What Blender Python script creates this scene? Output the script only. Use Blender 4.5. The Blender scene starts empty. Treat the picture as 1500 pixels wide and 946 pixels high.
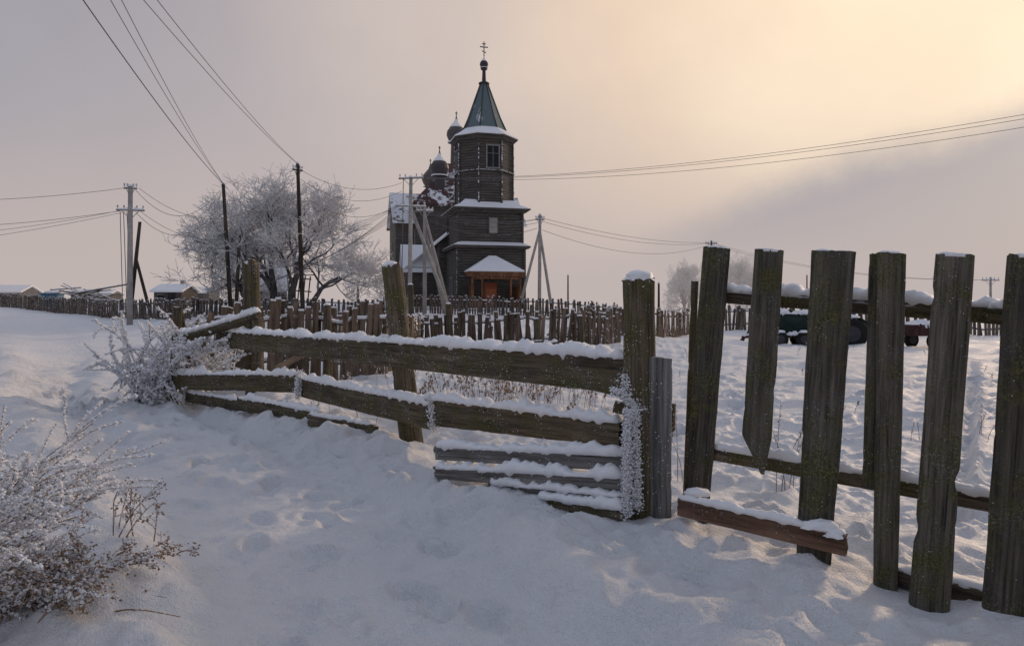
import bpy, math, random
import numpy as np
from mathutils import Vector, Matrix, noise
random.seed(7)
EYE=1.6
scene=bpy.context.scene
scene.view_settings.view_transform='Standard'
try: scene.view_settings.look='None'
except Exception: pass
scene.view_settings.exposure=0

def T(u,v,d):
    """point at distance d ahead; u = tangent of bearing, v = tangent of elevation seen from eye height"""
    return Vector((u*d,d,EYE+v*d))

# ------------------------------------------------------------------ terrain
def vn(x,y,seed):
    xi=np.floor(x); yi=np.floor(y); fx=x-xi; fy=y-yi
    fx=fx*fx*(3-2*fx); fy=fy*fy*(3-2*fy)
    def h(a,b):
        t=np.sin(a*127.1+b*311.7+seed*74.7)*43758.5453
        return t-np.floor(t)
    return (h(xi,yi)*(1-fx)+h(xi+1,yi)*fx)*(1-fy)+(h(xi,yi+1)*(1-fx)+h(xi+1,yi+1)*fx)*fy-0.5
def fbm(x,y,seed,o=4):
    r=0;a=1
    for i in range(o):
        c,s=math.cos(i*1.1+.4),math.sin(i*1.1+.4)
        r=r+a*vn(x*c-y*s,x*s+y*c,seed+i*13); x=x*2.03;y=y*2.03;a*=.5
    return r
def sm(a,b,x):
    t=np.clip((x-a)/(b-a),0,1); return t*t*(3-2*t)
PATH=[(1.2,-6),(0.3,2),(-1.2,4.6),(-3.6,8),(-7.2,12.5),(-13,22),(-24,38),(-44,62),(-80,90)]
FENCE=[(3.6,2.6),(2.6,3.5),(1.4,4.95),(.94,5.1),(-1.25,7.9),(-4.3,11.3),(-6.1,12.2)]
def distpoly(x,y,pl):
    best=np.full(x.shape,1e9)
    for (x0,y0),(x1,y1) in zip(pl[:-1],pl[1:]):
        dx,dy=x1-x0,y1-y0
        t=np.clip(((x-x0)*dx+(y-y0)*dy)/(dx*dx+dy*dy),0,1)
        best=np.minimum(best,np.hypot(x-x0-t*dx,y-y0-t*dy))
    return best
def H(x,y):
    z=1.45*sm(20,75,y)*sm(18,-5,x)-.035
    wx=x+.3*fbm(x/1.1,y/1.1,71,2); wy=y+.3*fbm(x/1.1,y/1.1,72,2)
    dp=distpoly(wx,wy,PATH); df=distpoly(wx,wy,FENCE)
    w=.72+.07*np.clip(y,0,60)
    pm=1-sm(w*.6,w*1.15,dp)
    off=1-pm
    r=np.hypot(x,y)
    z=z+.16*fbm(x/3.2,y/3.2,3,3)*off*sm(1,6,r)*(.4+.6*sm(.3,1.2,df))
    z=z+.12*fbm(x/.8,y/.8,9,3)*(off*.75+.35)
    lump=np.clip(fbm(x/.28,y/.28,21,3)+.02,0,1)
    zone=1.1*np.exp(-((dp-w*1.05)/.38)**2)+.9*np.exp(-((df-.45)/.4)**2)+.28
    z=z+.14*lump*zone*(.5+.5*sm(0,.5,vn(x/1.3,y/1.3,4)+.2))
    ridg=1-np.abs(fbm(wx/.55,wy/.55,44,3))*2.2
    z=z+.055*np.clip(ridg,0,1)**3*(off*.6+.35)
    z=z+.018*fbm(x/.10,y/.10,33,2)
    z=z-.12*pm
    z=z+.09*np.exp(-((dp-w*1.2)/.35)**2)
    z=z-.10*pm*(np.exp(-((dp-.75)/.17)**2))*sm(6,10,y)
    z=z+.045*pm*np.exp(-((dp-.4)/.12)**2)*sm(6,10,y)
    z=z+.25*fbm(x/11,y/11,51,2)*sm(8,20,y)
    z=z+.14*np.clip(fbm(x/2.2,y/1.4,57,3),0,1)*sm(6,10,y)*off
    return z
def Hs(x,y): return float(H(np.array([float(x)]),np.array([float(y)]))[0])
def grow_axis(a,b,st,g1,lim1,g2,lim2):
    c=list(np.arange(a,b,st)); s=st;p=c[-1];up=[]
    while p<lim2: s*=g2;p+=s;up.append(p)
    s=st;p=c[0];dn=[]
    while p>lim1: s*=g1;p-=s;dn.append(p)
    return np.array(dn[::-1]+c+up)
xs=grow_axis(-6,5.,.034,1.035,-1800,1.035,1800)
ys=grow_axis(2.2,9.5,.030,1.1,-300,1.022,2500)
X,Y=np.meshgrid(xs,ys)
Z=H(X,Y)
def stamp(px,py,ang,l,w,dep):
    i0,i1=np.searchsorted(xs,px-2.2*l),np.searchsorted(xs,px+2.2*l)
    j0,j1=np.searchsorted(ys,py-2.2*l),np.searchsorted(ys,py+2.2*l)
    if i1<=i0 or j1<=j0: return
    sx=X[j0:j1,i0:i1]-px; sy=Y[j0:j1,i0:i1]-py
    a=sx*math.cos(ang)+sy*math.sin(ang); b=-sx*math.sin(ang)+sy*math.cos(ang)
    q=(a/l)**2+(b/w)**2
    Z[j0:j1,i0:i1]+= -dep*np.exp(-q**1.8)+dep*.4*np.exp(-((np.sqrt(q)-1.5)/.35)**2)
rng=random.Random(5)
def walk(pl,offset,jit,dep,step=.62):
    for (x0,y0),(x1,y1) in zip(pl[:-1],pl[1:]):
        L=math.hypot(x1-x0,y1-y0);n=max(1,int(L/step));a=math.atan2(y1-y0,x1-x0)
        for k in range(n):
            t=(k+rng.random()*.3)/n;s=(1 if k%2 else -1)*.12+offset
            px=x0+(x1-x0)*t-math.sin(a)*s+rng.gauss(0,jit);py=y0+(y1-y0)*t+math.cos(a)*s+rng.gauss(0,jit)
            stamp(px,py,a+rng.gauss(0,.25),.16,.08,dep*rng.uniform(.5,1))
walk(PATH[1:6],-.3,.06,.09); walk(PATH[1:6],.35,.09,.085,.55); walk(PATH[1:6],.05,.2,.08,.7); walk(PATH[3:6],.9,.3,.10,.6); walk(PATH[3:7],-.9,.3,.10,.6)
walk([(1.6,3.0),(.6,4.2),(-.6,5.9),(-2.6,8.2)],0,.12,.07,.5)
walk([(2.2,2.8),(.2,4.6),(-2.2,6.6),(-5,9.5)],0,.1,.075,.6)
for q in range(5): walk([(-7+q*.3,11),(-10.5+q*.5,14),(-13+q*.4,19)],q*.35-.6,.35,.13,.38)
walk([(2.2,6),(5,10),(11,17),(19,27)],0,.1,.12); walk([(12,16),(6,9),(3.6,5.4)],0,.1,.13); walk([(3,5),(6,6.5),(10,8)],0,.15,.12);walk([(2,7),(4,12),(5,20)],0,.2,.11)
for q in (0,.9):
    for k in range(150):
        t=k/150;stamp(3.5+q+t*9,5.4+t*13,.96,.14,.10,.07)
for k in range(800):
    px=rng.uniform(-3.8,3.8);py=rng.uniform(2.7,9)
    stamp(px,py,rng.uniform(0,3),rng.uniform(.05,.15),rng.uniform(.04,.08),rng.uniform(-.025,.03))
ny,nx=X.shape
co=np.stack([X,Y,Z],-1).reshape(-1,3).astype(np.float32)
idx=np.arange(nx*ny).reshape(ny,nx)
q=np.stack([idx[:-1,:-1],idx[:-1,1:],idx[1:,1:],idx[1:,:-1]],-1).reshape(-1,4).astype(np.int32)
gm=bpy.data.meshes.new("snow_ground")
gm.vertices.add(len(co));gm.vertices.foreach_set("co",co.ravel())
gm.loops.add(q.size);gm.loops.foreach_set("vertex_index",q.ravel())
gm.polygons.add(len(q));gm.polygons.foreach_set("loop_start",np.arange(0,q.size,4,dtype=np.int32))
gm.polygons.foreach_set("loop_total",np.full(len(q),4,dtype=np.int32))
gm.update();gm.validate();gm.polygons.foreach_set("use_smooth",np.ones(len(gm.polygons),dtype=bool))
ground=bpy.data.objects.new("snow_ground",gm);scene.collection.objects.link(ground)

# ------------------------------------------------------------------ materials
def newmat(name,rough=.8):
    m=bpy.data.materials.new(name);m.use_nodes=True
    nt=m.node_tree;b=nt.nodes["Principled BSDF"];b.inputs["Roughness"].default_value=rough
    try:b.inputs["Specular IOR Level"].default_value=.2
    except Exception:pass
    return m,nt,b
def ramp(nt,src,stops):
    r=nt.nodes.new("ShaderNodeValToRGB");e=r.color_ramp.elements
    while len(e)<len(stops): e.new(.5)
    for i,(p,c) in enumerate(stops):
        e[i].position=p; e[i].color=(c[0],c[1],c[2],1) if not isinstance(c,(int,float)) else (c,c,c,1)
    nt.links.new(src,r.inputs[0]);return r
def mixc(nt,f,a,b):
    m=nt.nodes.new("ShaderNodeMix");m.data_type='RGBA'
    for s,i in ((f,0),(a,6),(b,7)):
        if hasattr(s,'is_output'): nt.links.new(s,m.inputs[i])
        elif isinstance(s,(int,float)): m.inputs[i].default_value=s
        else: m.inputs[i].default_value=(s[0],s[1],s[2],1)
    return m.outputs[2]
def noi(nt,vec,scale,detail=4,rough=.55):
    n=nt.nodes.new("ShaderNodeTexNoise");n.inputs["Scale"].default_value=scale;n.inputs["Detail"].default_value=detail;n.inputs["Roughness"].default_value=rough
    if vec is not None: nt.links.new(vec,n.inputs["Vector"])
    return n.outputs["Fac"]
def bump(nt,b,h,strength,dist):
    n=nt.nodes.new("ShaderNodeBump");n.inputs["Strength"].default_value=strength;n.inputs["Distance"].default_value=dist
    nt.links.new(h,n.inputs["Height"]);nt.links.new(n.outputs[0],b.inputs["Normal"])
def madd(nt,op,a,b):
    n=nt.nodes.new("ShaderNodeMath");n.operation=op
    for s,i in((a,0),(b,1)):
        if hasattr(s,'is_output'): nt.links.new(s,n.inputs[i])
        else:n.inputs[i].default_value=s
    return n.outputs[0]

def snow_mat(name,c=(.80,.81,.84),bs=.5,fine=1.0,dist=.03):
    m,nt,b=newmat(name,.6)
    tc=nt.nodes.new("ShaderNodeTexCoord").outputs["Object"]
    a=noi(nt,tc,.7,4); r=ramp(nt,a,[(.3,(c[0]*.93,c[1]*.93,c[2]*.95)),(.7,c)])
    nt.links.new(r.outputs[0],b.inputs["Base Color"])
    h=madd(nt,'ADD',noi(nt,tc,9*fine,5,.68),madd(nt,'MULTIPLY',noi(nt,tc,110*fine,2,.7),.3))
    bump(nt,b,h,bs,dist/fine)
    return m
M_snow=snow_mat("snow",(.85,.855,.87),.9,1.,.07)
M_snowcap=snow_mat("snow_cap",(.85,.86,.88),.6,2.5)
M_frost=snow_mat("frost",(.74,.76,.80),.2,3)
ground.data.materials.append(M_snow)

def wood_mat(name,dark,light,moss=.35,frost=.3,along=2.0,across=38,axis=2,snowtop=True,bs=1.,sps=95):
    m,nt,b=newmat(name,.9)
    tc=nt.nodes.new("ShaderNodeTexCoord").outputs["Object"]
    oi=nt.nodes.new("ShaderNodeObjectInfo").outputs["Random"]
    ad=nt.nodes.new("ShaderNodeVectorMath");ad.operation='ADD';nt.links.new(tc,ad.inputs[0])
    cm=nt.nodes.new("ShaderNodeCombineXYZ")
    for i in range(3): nt.links.new(madd(nt,'MULTIPLY',oi,37.+i*11),cm.inputs[i])
    nt.links.new(cm.outputs[0],ad.inputs[1])
    v=ad.outputs[0]
    mp=nt.nodes.new("ShaderNodeMapping");s=[across]*3;s[axis]=along;mp.inputs["Scale"].default_value=s
    nt.links.new(v,mp.inputs["Vector"])
    g=noi(nt,mp.outputs[0],1,6,.68)
    mp2=nt.nodes.new("ShaderNodeMapping");s=[across*.25]*3;s[axis]=along*.35;mp2.inputs["Scale"].default_value=s
    nt.links.new(v,mp2.inputs["Vector"])
    g2=noi(nt,mp2.outputs[0],1,3,.6)
    mid=[(a+c)/2 for a,c in zip(dark,light)]
    col=ramp(nt,g,[(.30,[c*.25 for c in dark]),(.39,dark),(.54,mid),(.74,light)]).outputs[0]
    col2=mixc(nt,ramp(nt,g2,[(.35,0.),(.65,1.)]).outputs[0],(.55,.54,.52),(1.15,1.13,1.1))
    mu=nt.nodes.new("ShaderNodeMix");mu.data_type='RGBA';mu.blend_type='MULTIPLY';mu.inputs[0].default_value=1
    nt.links.new(col,mu.inputs[6]);nt.links.new(col2,mu.inputs[7]);col=mu.outputs[2]
    tone=nt.nodes.new("ShaderNodeHueSaturation");nt.links.new(madd(nt,'ADD',madd(nt,'MULTIPLY',oi,.5),.78),tone.inputs["Value"]);nt.links.new(col,tone.inputs["Color"]);col=tone.outputs[0]
    if moss>0:
        mm=ramp(nt,noi(nt,v,3.2,7,.74),[(.60-moss*.22,0.),(.74-moss*.2,.8)]).outputs[0]
        mg=ramp(nt,noi(nt,v,75,4,.7),[(.36,(.028,.028,.012)),(.52,(.085,.082,.03)),(.68,(.17,.165,.055))]).outputs[0]
        col=mixc(nt,mm,col,mg)
    if frost>0:
        sp=ramp(nt,noi(nt,v,sps,3,.7),[(.60-.04*frost,0.),(.70,.75)]).outputs[0]
        ms=ramp(nt,noi(nt,v,5,4),[(.44,0.),(.62,frost)]).outputs[0]
        col=mixc(nt,madd(nt,'MULTIPLY',sp,ms),col,(.62,.64,.68))
    if snowtop:
        ge=nt.nodes.new("ShaderNodeNewGeometry");sx=nt.nodes.new("ShaderNodeSeparateXYZ");nt.links.new(ge.outputs["True Normal"],sx.inputs[0])
        f=madd(nt,'ADD',sx.outputs[2],madd(nt,'MULTIPLY',noi(nt,v,18,3),.5))
        f=ramp(nt,f,[(.70,0.),(.9,.85)]).outputs[0]
        col=mixc(nt,f,col,(.74,.75,.79))
    nt.links.new(col,b.inputs["Base Color"])
    bump(nt,b,g,bs,.012)
    return m
M_plank=wood_mat("weathered_picket_wood",(.055,.050,.042),(.165,.15,.125),moss=.62,frost=.6,across=60,along=2.2,bs=.7,sps=150)
M_beam=wood_mat("weathered_beam_wood",(.055,.044,.033),(.19,.15,.105),moss=.62,frost=.75,across=50,along=2.,bs=.8,sps=130)
M_grey=wood_mat("grey_board_wood",(.105,.103,.10),(.28,.275,.27),moss=0,frost=.5,bs=.7,sps=140,across=50)
M_red=wood_mat("reddish_board_wood",(.16,.095,.07),(.36,.22,.155),moss=0,frost=.6)
M_fence=wood_mat("fence_wood",(.075,.057,.044),(.26,.195,.145),moss=.1,frost=.6,across=9,along=1.)
M_farfence=wood_mat("old_fence_wood",(.06,.049,.042),(.20,.16,.13),moss=0,frost=.6,across=9,along=1.)
M_pole=wood_mat("pole_wood",(.035,.03,.026),(.12,.10,.085),moss=0,frost=0,across=12,along=.8,snowtop=False)
M_bark=wood_mat("bark",(.05,.045,.045),(.2,.19,.19),moss=0,frost=1,across=6,along=2)
M_stalk=wood_mat("dry_stalk",(.20,.125,.08),(.46,.32,.22),moss=0,frost=1,across=60,along=20,snowtop=False)
def plain(name,c,rough=.7,var=.25,sc=3,metal=0,bs=.15):
    m,nt,b=newmat(name,rough);tc=nt.nodes.new("ShaderNodeTexCoord").outputs["Object"]
    r=ramp(nt,noi(nt,tc,sc,5,.65),[(.3,[x*(1-var) for x in c]),(.7,[x*(1+var) for x in c])])
    nt.links.new(r.outputs[0],b.inputs["Base Color"]);b.inputs["Metallic"].default_value=metal
    bump(nt,b,noi(nt,tc,sc*6,3),bs,.02);return m
M_conc=plain("concrete_pole",(.33,.31,.29),.85)
M_wire=plain("frosted_wire",(.12,.115,.12),.6)
M_wirehoar=plain("hoar_wire",(.55,.55,.58),.8)  # pale colour of the hoarfrost grains on the wires
M_ins=plain("insulator",(.55,.56,.58),.3)
M_glass=plain("dark_window_glass",(.015,.016,.02),.15)
M_frame=plain("pale_window_frame",(.22,.21,.20),.8)
M_tin=plain("dark_dome_metal",(.05,.047,.055),.5)
M_door=plain("red_brown_door",(.30,.095,.05),.7)
M_green=plain("dark_green_paint",(.014,.026,.022),.7,.5)
M_rust=plain("rusty_red_paint",(.055,.024,.022),.8,.5)
M_rub=plain("tyre_rubber",(.02,.02,.02),.9)
M_blue=plain("faded_blue_paint",(.12,.22,.30),.6)
def siding(name,base,lt):
    m,nt,b=newmat(name,.85);tc=nt.nodes.new("ShaderNodeTexCoord").outputs["Object"]
    sx=nt.nodes.new("ShaderNodeSeparateXYZ");nt.links.new(tc,sx.inputs[0])
    z=madd(nt,'MULTIPLY',sx.outputs[2],4.2)
    fr=madd(nt,'FRACT',z,0.)
    mp=nt.nodes.new("ShaderNodeMapping");mp.inputs["Scale"].default_value=(.5,.5,9);nt.links.new(tc,mp.inputs["Vector"])
    g=noi(nt,mp.outputs[0],1.4,6,.7)
    c=ramp(nt,g,[(.3,base),(.72,lt)]).outputs[0]
    edge=ramp(nt,fr,[(0.,.12),(.16,1.),(.85,1.),(1.,.45)]).outputs[0]
    mu=nt.nodes.new("ShaderNodeMix");mu.data_type='RGBA';mu.blend_type='MULTIPLY';mu.inputs[0].default_value=1
    nt.links.new(c,mu.inputs[6]);nt.links.new(edge,mu.inputs[7]);col=mu.outputs[2]
    fr2=ramp(nt,noi(nt,tc,2.2,7,.75),[(.58,0.),(.72,.35)]).outputs[0]
    col=mixc(nt,fr2,col,(.45,.46,.49))
    nt.links.new(col,b.inputs["Base Color"]);bump(nt,b,edge,.8,.05);return m
M_log=siding("dark_log_siding",(.04,.037,.034),(.145,.13,.115))
M_shedw=siding("shed_boards",(.045,.04,.036),(.15,.13,.115))
def patchy(name,c,f0,f1):
    m,nt,b=newmat(name,.7);tc=nt.nodes.new("ShaderNodeTexCoord").outputs["Object"]
    mp=nt.nodes.new("ShaderNodeMapping");mp.inputs["Scale"].default_value=(1,1.3,.35);nt.links.new(tc,mp.inputs["Vector"])
    f=ramp(nt,noi(nt,mp.outputs[0],1.1,6,.65),[(f0,0.),(f1,1.)]).outputs[0]
    nt.links.new(mixc(nt,f,c,(.78,.80,.84)),b.inputs["Base Color"]);bump(nt,b,f,.4,.1);return m
M_maroon=patchy("maroon_roof_with_snow",(.07,.033,.036),.50,.56)
M_roofsn=patchy("wooden_roof_with_snow",(.07,.055,.05),.38,.46)
M_tentsn=patchy("tent_roof_with_snow",(.12,.16,.17),.60,.68)

# ------------------------------------------------------------------ mesh helpers
class MB:
    def __init__(s): s.v=[];s.f=[]
    def box(s,c,sz,M=None):
        b=len(s.v);hx,hy,hz=[k/2 for k in sz]
        for dx,dy,dz in((-1,-1,-1),(1,-1,-1),(1,1,-1),(-1,1,-1),(-1,-1,1),(1,-1,1),(1,1,1),(-1,1,1)):
            p=Vector((dx*hx,dy*hy,dz*hz))
            if M is not None:p=M@p
            s.v.append((p.x+c[0],p.y+c[1],p.z+c[2]))
        for f in((0,3,2,1),(4,5,6,7),(0,1,5,4),(1,2,6,5),(2,3,7,6),(3,0,4,7)): s.f.append(tuple(b+i for i in f))
    def poly(s,pts,faces):
        b=len(s.v);s.v+= [tuple(p) for p in pts];s.f+=[tuple(b+i for i in f) for f in faces]
    def tube(s,pts,rad,n=5,cap=True):
        b=len(s.v);m=len(pts);pts=[Vector(p) for p in pts]
        ref=Vector((.31,.27,.91))
        for i,p in enumerate(pts):
            d=(pts[min(i+1,m-1)]-pts[max(i-1,0)])
            if d.length<1e-9:d=Vector((0,0,1))
            d.normalize()
            a=d.cross(ref)
            if a.length<.15:a=d.cross(Vector((1,0,0)))
            a.normalize();c=d.cross(a);r=rad[i] if hasattr(rad,'__len__') else rad
            for k in range(n):
                t=2*math.pi*k/n;w=p+a*(math.cos(t)*r)+c*(math.sin(t)*r);s.v.append((w.x,w.y,w.z))
        for i in range(m-1):
            for k in range(n):
                k2=(k+1)%n;s.f.append((b+i*n+k,b+i*n+k2,b+(i+1)*n+k2,b+(i+1)*n+k))
        if cap and n>2:
            s.f.append(tuple(b+k for k in range(n))[::-1]);s.f.append(tuple(b+(m-1)*n+k for k in range(n)))
    def lathe(s,c,prof,n=16,rot=0):
        b=len(s.v)
        for r,z in prof:
            for k in range(n):
                t=2*math.pi*k/n+rot;s.v.append((c[0]+r*math.cos(t),c[1]+r*math.sin(t),c[2]+z))
        for i in range(len(prof)-1):
            for k in range(n):
                k2=(k+1)%n;s.f.append((b+i*n+k,b+i*n+k2,b+(i+1)*n+k2,b+(i+1)*n+k))
        s.f.append(tuple(b+k for k in range(n))[::-1]);s.f.append(tuple(b+(len(prof)-1)*n+k for k in range(n)))
    def blob(s,c,r,rnd,sq=.8):
        b=len(s.v)
        for d in((1,0,0),(-1,0,0),(0,1,0),(0,-1,0),(0,0,1),(0,0,-1)):
            k=r*rnd.uniform(.5,1.4);s.v.append((c[0]+d[0]*k,c[1]+d[1]*k,c[2]+d[2]*k*sq))
        for f in((0,2,4),(2,1,4),(1,3,4),(3,0,4),(2,0,5),(1,2,5),(3,1,5),(0,3,5)): s.f.append(tuple(b+i for i in f))
    def build(s,name,mat,parent=None,smooth=False,M=None):
        me=bpy.data.meshes.new(name);me.from_pydata(s.v,[],s.f);me.update()
        if smooth: me.polygons.foreach_set("use_smooth",[True]*len(me.polygons))
        me.materials.append(mat);o=bpy.data.objects.new(name,me);scene.collection.objects.link(o)
        if parent:o.parent=parent
        if M is not None:o.matrix_world=M
        return o
def empty(name,loc=(0,0,0),rz=0):
    o=bpy.data.objects.new(name,None);o.empty_display_size=.3;o.location=loc;o.rotation_euler=(0,0,rz);scene.collection.objects.link(o);return o

def plank(parent,name,p0,p1,w,t,face,mat,seed=0,w1=None,rnd=False,wp=None,slant=0.,bend=0.,jag=.01):
    p0=Vector(p0);p1=Vector(p1);ax=(p1-p0);L=ax.length;ax.normalize()
    f=Vector(face);f=(f-ax*f.dot(ax)).normalized();xx=f.cross(ax)
    M=Matrix(((xx.x,f.x,ax.x,p0.x),(xx.y,f.y,ax.y,p0.y),(xx.z,f.z,ax.z,p0.z),(0,0,0,1)))
    if w1 is None:w1=w
    n=max(8,int(L/.03))
    sec=[]
    if rnd:
        for k in range(28):
            a=2*math.pi*k/28;sec.append((math.cos(a)*.5,math.sin(a)*.5))
    else:
        K=11
        for k in range(K+1):sec.append((-.48+.96*k/K,-.5 if 0<k<K else -.42))
        sec+=[(.5,-.3),(.5,0),(.5,.3)]
        for k in range(K+1):sec.append((.48-.96*k/K,.5 if 0<k<K else .42))
        sec+=[(-.5,.3),(-.5,0),(-.5,-.3)]
    S=len(sec);V=[];F=[]
    def nz(a,b,c):return noise.noise(Vector((a+seed*7.3,b+seed*3.1,c)))
    for i in range(n+1):
        s=i/n;z=s*L
        ww=w+(w1-w)*s;sh=0
        if wp: k,sh=wp(s);ww*=k
        wl=1+.03*nz(z*1.3,0,0);eL=.005*nz(z*4,5,0)*min(1,w*5);eR=.005*nz(z*4,9,1)*min(1,w*5)
        eL+=max(0,nz(z*7,15,2)-.40)*.035;eR-=max(0,nz(z*7,19,2)-.40)*.035
        for (u,v) in sec:
            x=u*ww*wl+sh*w+(eL if u<0 else eR)+bend*math.sin(s*math.pi)
            y=v*t*(1+.06*nz(z*3,3,3))+.0014*nz(u*ww*70,z*1.2,v*9)+.006*nz(z*1.2,2,8)
            if rnd: 
                k=1+.08*nz(u*6,v*6,z*.8)+.03*nz(u*16,v*16,z*1.);x*=k;y*=k
            x+=.0015*nz(v*t*90,z*2.2,u*5)
            zz=z
            if i in(0,n):
                zz+=jag*nz(u*ww*60,v*t*40,i)+ (slant*u*ww if i==n else 0)
            elif i==n-1: zz+=slant*u*ww*.9
            elif i==n-2: zz+=slant*u*ww*.7
            V.append((x,y,zz))
    for i in range(n):
        for k in range(S):
            k2=(k+1)%S;F.append((i*S+k,i*S+k2,(i+1)*S+k2,(i+1)*S+k))
    F.append(tuple(range(S))[::-1]);F.append(tuple(n*S+k for k in range(S)))
    mb=MB();mb.v=V;mb.f=F
    return mb.build(name,mat,parent,False,M)

def snowcap(mb,p0,p1,w,h,seed,gap=0.,sag=None):
    p0=Vector(p0);p1=Vector(p1);d=p1-p0;L=d.length;d.normalize()
    side=d.cross(Vector((0,0,1))).normalized();up=side.cross(d).normalized()
    if up.z<0:up=-up
    n=max(6,int(L/.018));K=12;b=len(mb.v)
    def nz(a,c):return noise.noise(Vector((a+seed*5.7,seed*2.2,c)))
    for i in range(n+1):
        s=i/n;z=s*L
        e=min(1,min(z,L-z)/(.6*h+.02));e=math.sqrt(max(0,e))
        hh=h*(.62+.8*nz(z*3,0)+.55*nz(z*11,3)+.35*nz(z*33,8))
        hh=max(hh,h*.12 if gap==0 else 0)
        if gap>0: hh*=max(.06,min(1,(nz(z*2.2,7)+.5-gap)*6))
        hh*=e
        ww=w*.5*(1.02+.2*nz(z*9,11)+.15*nz(z*30,12))*(.25+.75*e)
        off=.06*w*nz(z*5,21)
        for k in range(K):
            a=math.pi*k/(K-1);ca=math.cos(a);sa=math.sin(a)
            cx=math.copysign(abs(ca)**.7,ca)*ww+off;cy=(sa**.8 if sa>0 else 0)*hh*(1+.35*nz(z*22+ca*3,30))-(.012 if k in(0,K-1) else 0)
            if k in(0,K-1): cy-=.45*hh*max(0,nz(z*14,33+k))*2
            P=p0+d*z+side*cx+up*cy;mb.v.append((P.x,P.y,P.z))
    for i in range(n):
        for k in range(K-1): mb.f.append((b+i*K+k,b+(i+1)*K+k,b+(i+1)*K+k+1,b+i*K+k+1))
        mb.f.append((b+i*K+K-1,b+(i+1)*K+K-1,b+(i+1)*K,b+i*K))

def lump(mb,c,rx,ry,h,seed,n=18):
    b=len(mb.v);R=7
    for j in range(R):
        a=j/(R)*math.pi/2
        for k in range(n):
            t=2*math.pi*k/n;q=1+.3*noise.noise(Vector((math.cos(t)*1.5+seed,math.sin(t)*1.5,j*.4)))
            ca=math.cos(a)**.6
            mb.v.append((c[0]+rx*ca*math.cos(t)*q,c[1]+ry*ca*math.sin(t)*q,c[2]-.015+h*math.sin(a)*(.85+.15*q)+.25*h*noise.noise(Vector((ca*math.cos(t)*2.2+seed,ca*math.sin(t)*2.2,seed)))))
    mb.v.append((c[0],c[1],c[2]+h*.95));top=len(mb.v)-1
    for j in range(R-1):
        for k in range(n):
            k2=(k+1)%n;mb.f.append((b+j*n+k,b+j*n+k2,b+(j+1)*n+k2,b+(j+1)*n+k))
    for k in range(n):mb.f.append((b+(R-1)*n+k,b+(R-1)*n+(k+1)%n,top))
def speckle(parent,mb,per,r,seed,thr=.12):
    """hoarfrost grains clinging in patches to the boards"""
    rd=random.Random(seed)
    for o in list(parent.children):
        me=o.data;nv=len(me.vertices);mw=o.matrix_world
        area=sum(p.area for p in list(me.polygons)[::10])*10
        ph=rd.random()*50
        for i in range(int(area*per)):
            v=me.vertices[rd.randrange(nv)];p=mw@v.co
            if noise.noise(p*4.5+Vector((ph,0,0)))<thr and rd.random()<.95:continue
            p=p+Vector((rd.gauss(0,.003),rd.gauss(0,.003),rd.gauss(0,.012)));mb.blob(p,r*rd.uniform(.3,1.2),rd)
# ------------------------------------------------------------------ foreground tall picket fence
pf=empty("tall_picket_fence",(1.9,4.1,0))
def ch(o,par):
    o.parent=par;o.matrix_parent_inverse=Matrix.Translation(-Vector(par.location)) if par.rotation_euler[2]==0 else par.matrix_basis.inverted()
CAPS=[]
def pk(name,u0,v0,u1,v1,d,w,t,mat,par,seed,sink=.3,capit=False,**k):
    a=T(u0,v0,d);b=T(u1,v1,d);dirn=(b-a).normalized()
    if sink: a=a-dirn*sink
    fc=k.pop('face',(-.35,-.93,0))
    o=plank(None,name,a,b,w,t,fc,mat,seed,**k);ch(o,par)
    if capit:
        sd=Vector(fc).cross(dirn).normalized();hw=(k.get('w1') or w)*.47;sl=k.get('slant',0)
        CAPS.append((b-sd*hw-Vector((0,0,sl*hw)),b+sd*hw+Vector((0,0,sl*hw)),t*.95,seed))
    return o
pk("picket_1",.268,-.323,.300,.082,4.95,.175,.035,M_plank,pf,1,w1=.19,slant=.05,capit=True)
pk("picket_2",.355,-.247,.377,.079,4.55,.185,.03,M_plank,pf,2,sink=0,wp=lambda s:((.12+min(1,s/.16)*.88) ,-.28*max(0,1-s/.16)),slant=.03,capit=True)
pk("picket_3",.441,-.382,.471,.077,4.19,.185,.045,M_plank,pf,3,w1=.25,capit=True)
pk("picket_4",.547,-.402,.556,.074,3.98,.125,.035,M_plank,pf,4,w1=.15,slant=.1,capit=True)
pk("picket_5",.527,-.27,.541,.074,4.03,.10,.032,M_plank,pf,5,sink=0,w1=.125,slant=-.1,capit=True)
pk("picket_6",.612,-.432,.649,.072,3.74,.195,.04,M_plank,pf,6,w1=.18,capit=True)
pk("picket_7",.724,-.452,.762,.070,3.53,.21,.045,M_plank,pf,7,w1=.215,capit=True)
pk("picket_8",.86,-.50,.88,.068,3.22,.20,.04,M_plank,pf,8,capit=True)
pk("picket_9",.98,-.55,1.0,.066,2.98,.20,.04,M_plank,pf,9,capit=True)
pk("rear_stake",.254,-.32,.268,.033,5.25,.055,.055,M_beam,pf,10,rnd=True)
def rail(name,a,b,w,t,mat,par,seed,face=(-.7,-.7,0),cap=None,capw=None,mb=None,gap=0,**k):
    o=plank(None,name,a,b,w,t,face,mat,seed,**k);ch(o,par)
    if cap:
        w1=k.get('w1') or w
        snowcap(mb,Vector(a)+Vector((0,0,w*.47)),Vector(b)+Vector((0,0,w1*.47)),capw or t,cap,seed,gap)
sc=MB()
rail("upper_rail",T(.31,.012,5.05),T(.74,-.018,3.75),.11,.10,M_beam,pf,11,cap=.075,mb=sc,rnd=True)
rail("upper_rail_extension",T(.70,-.012,3.78),T(1.05,-.035,3.05),.10,.10,M_beam,pf,12,cap=.06,mb=sc,rnd=True)
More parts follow.
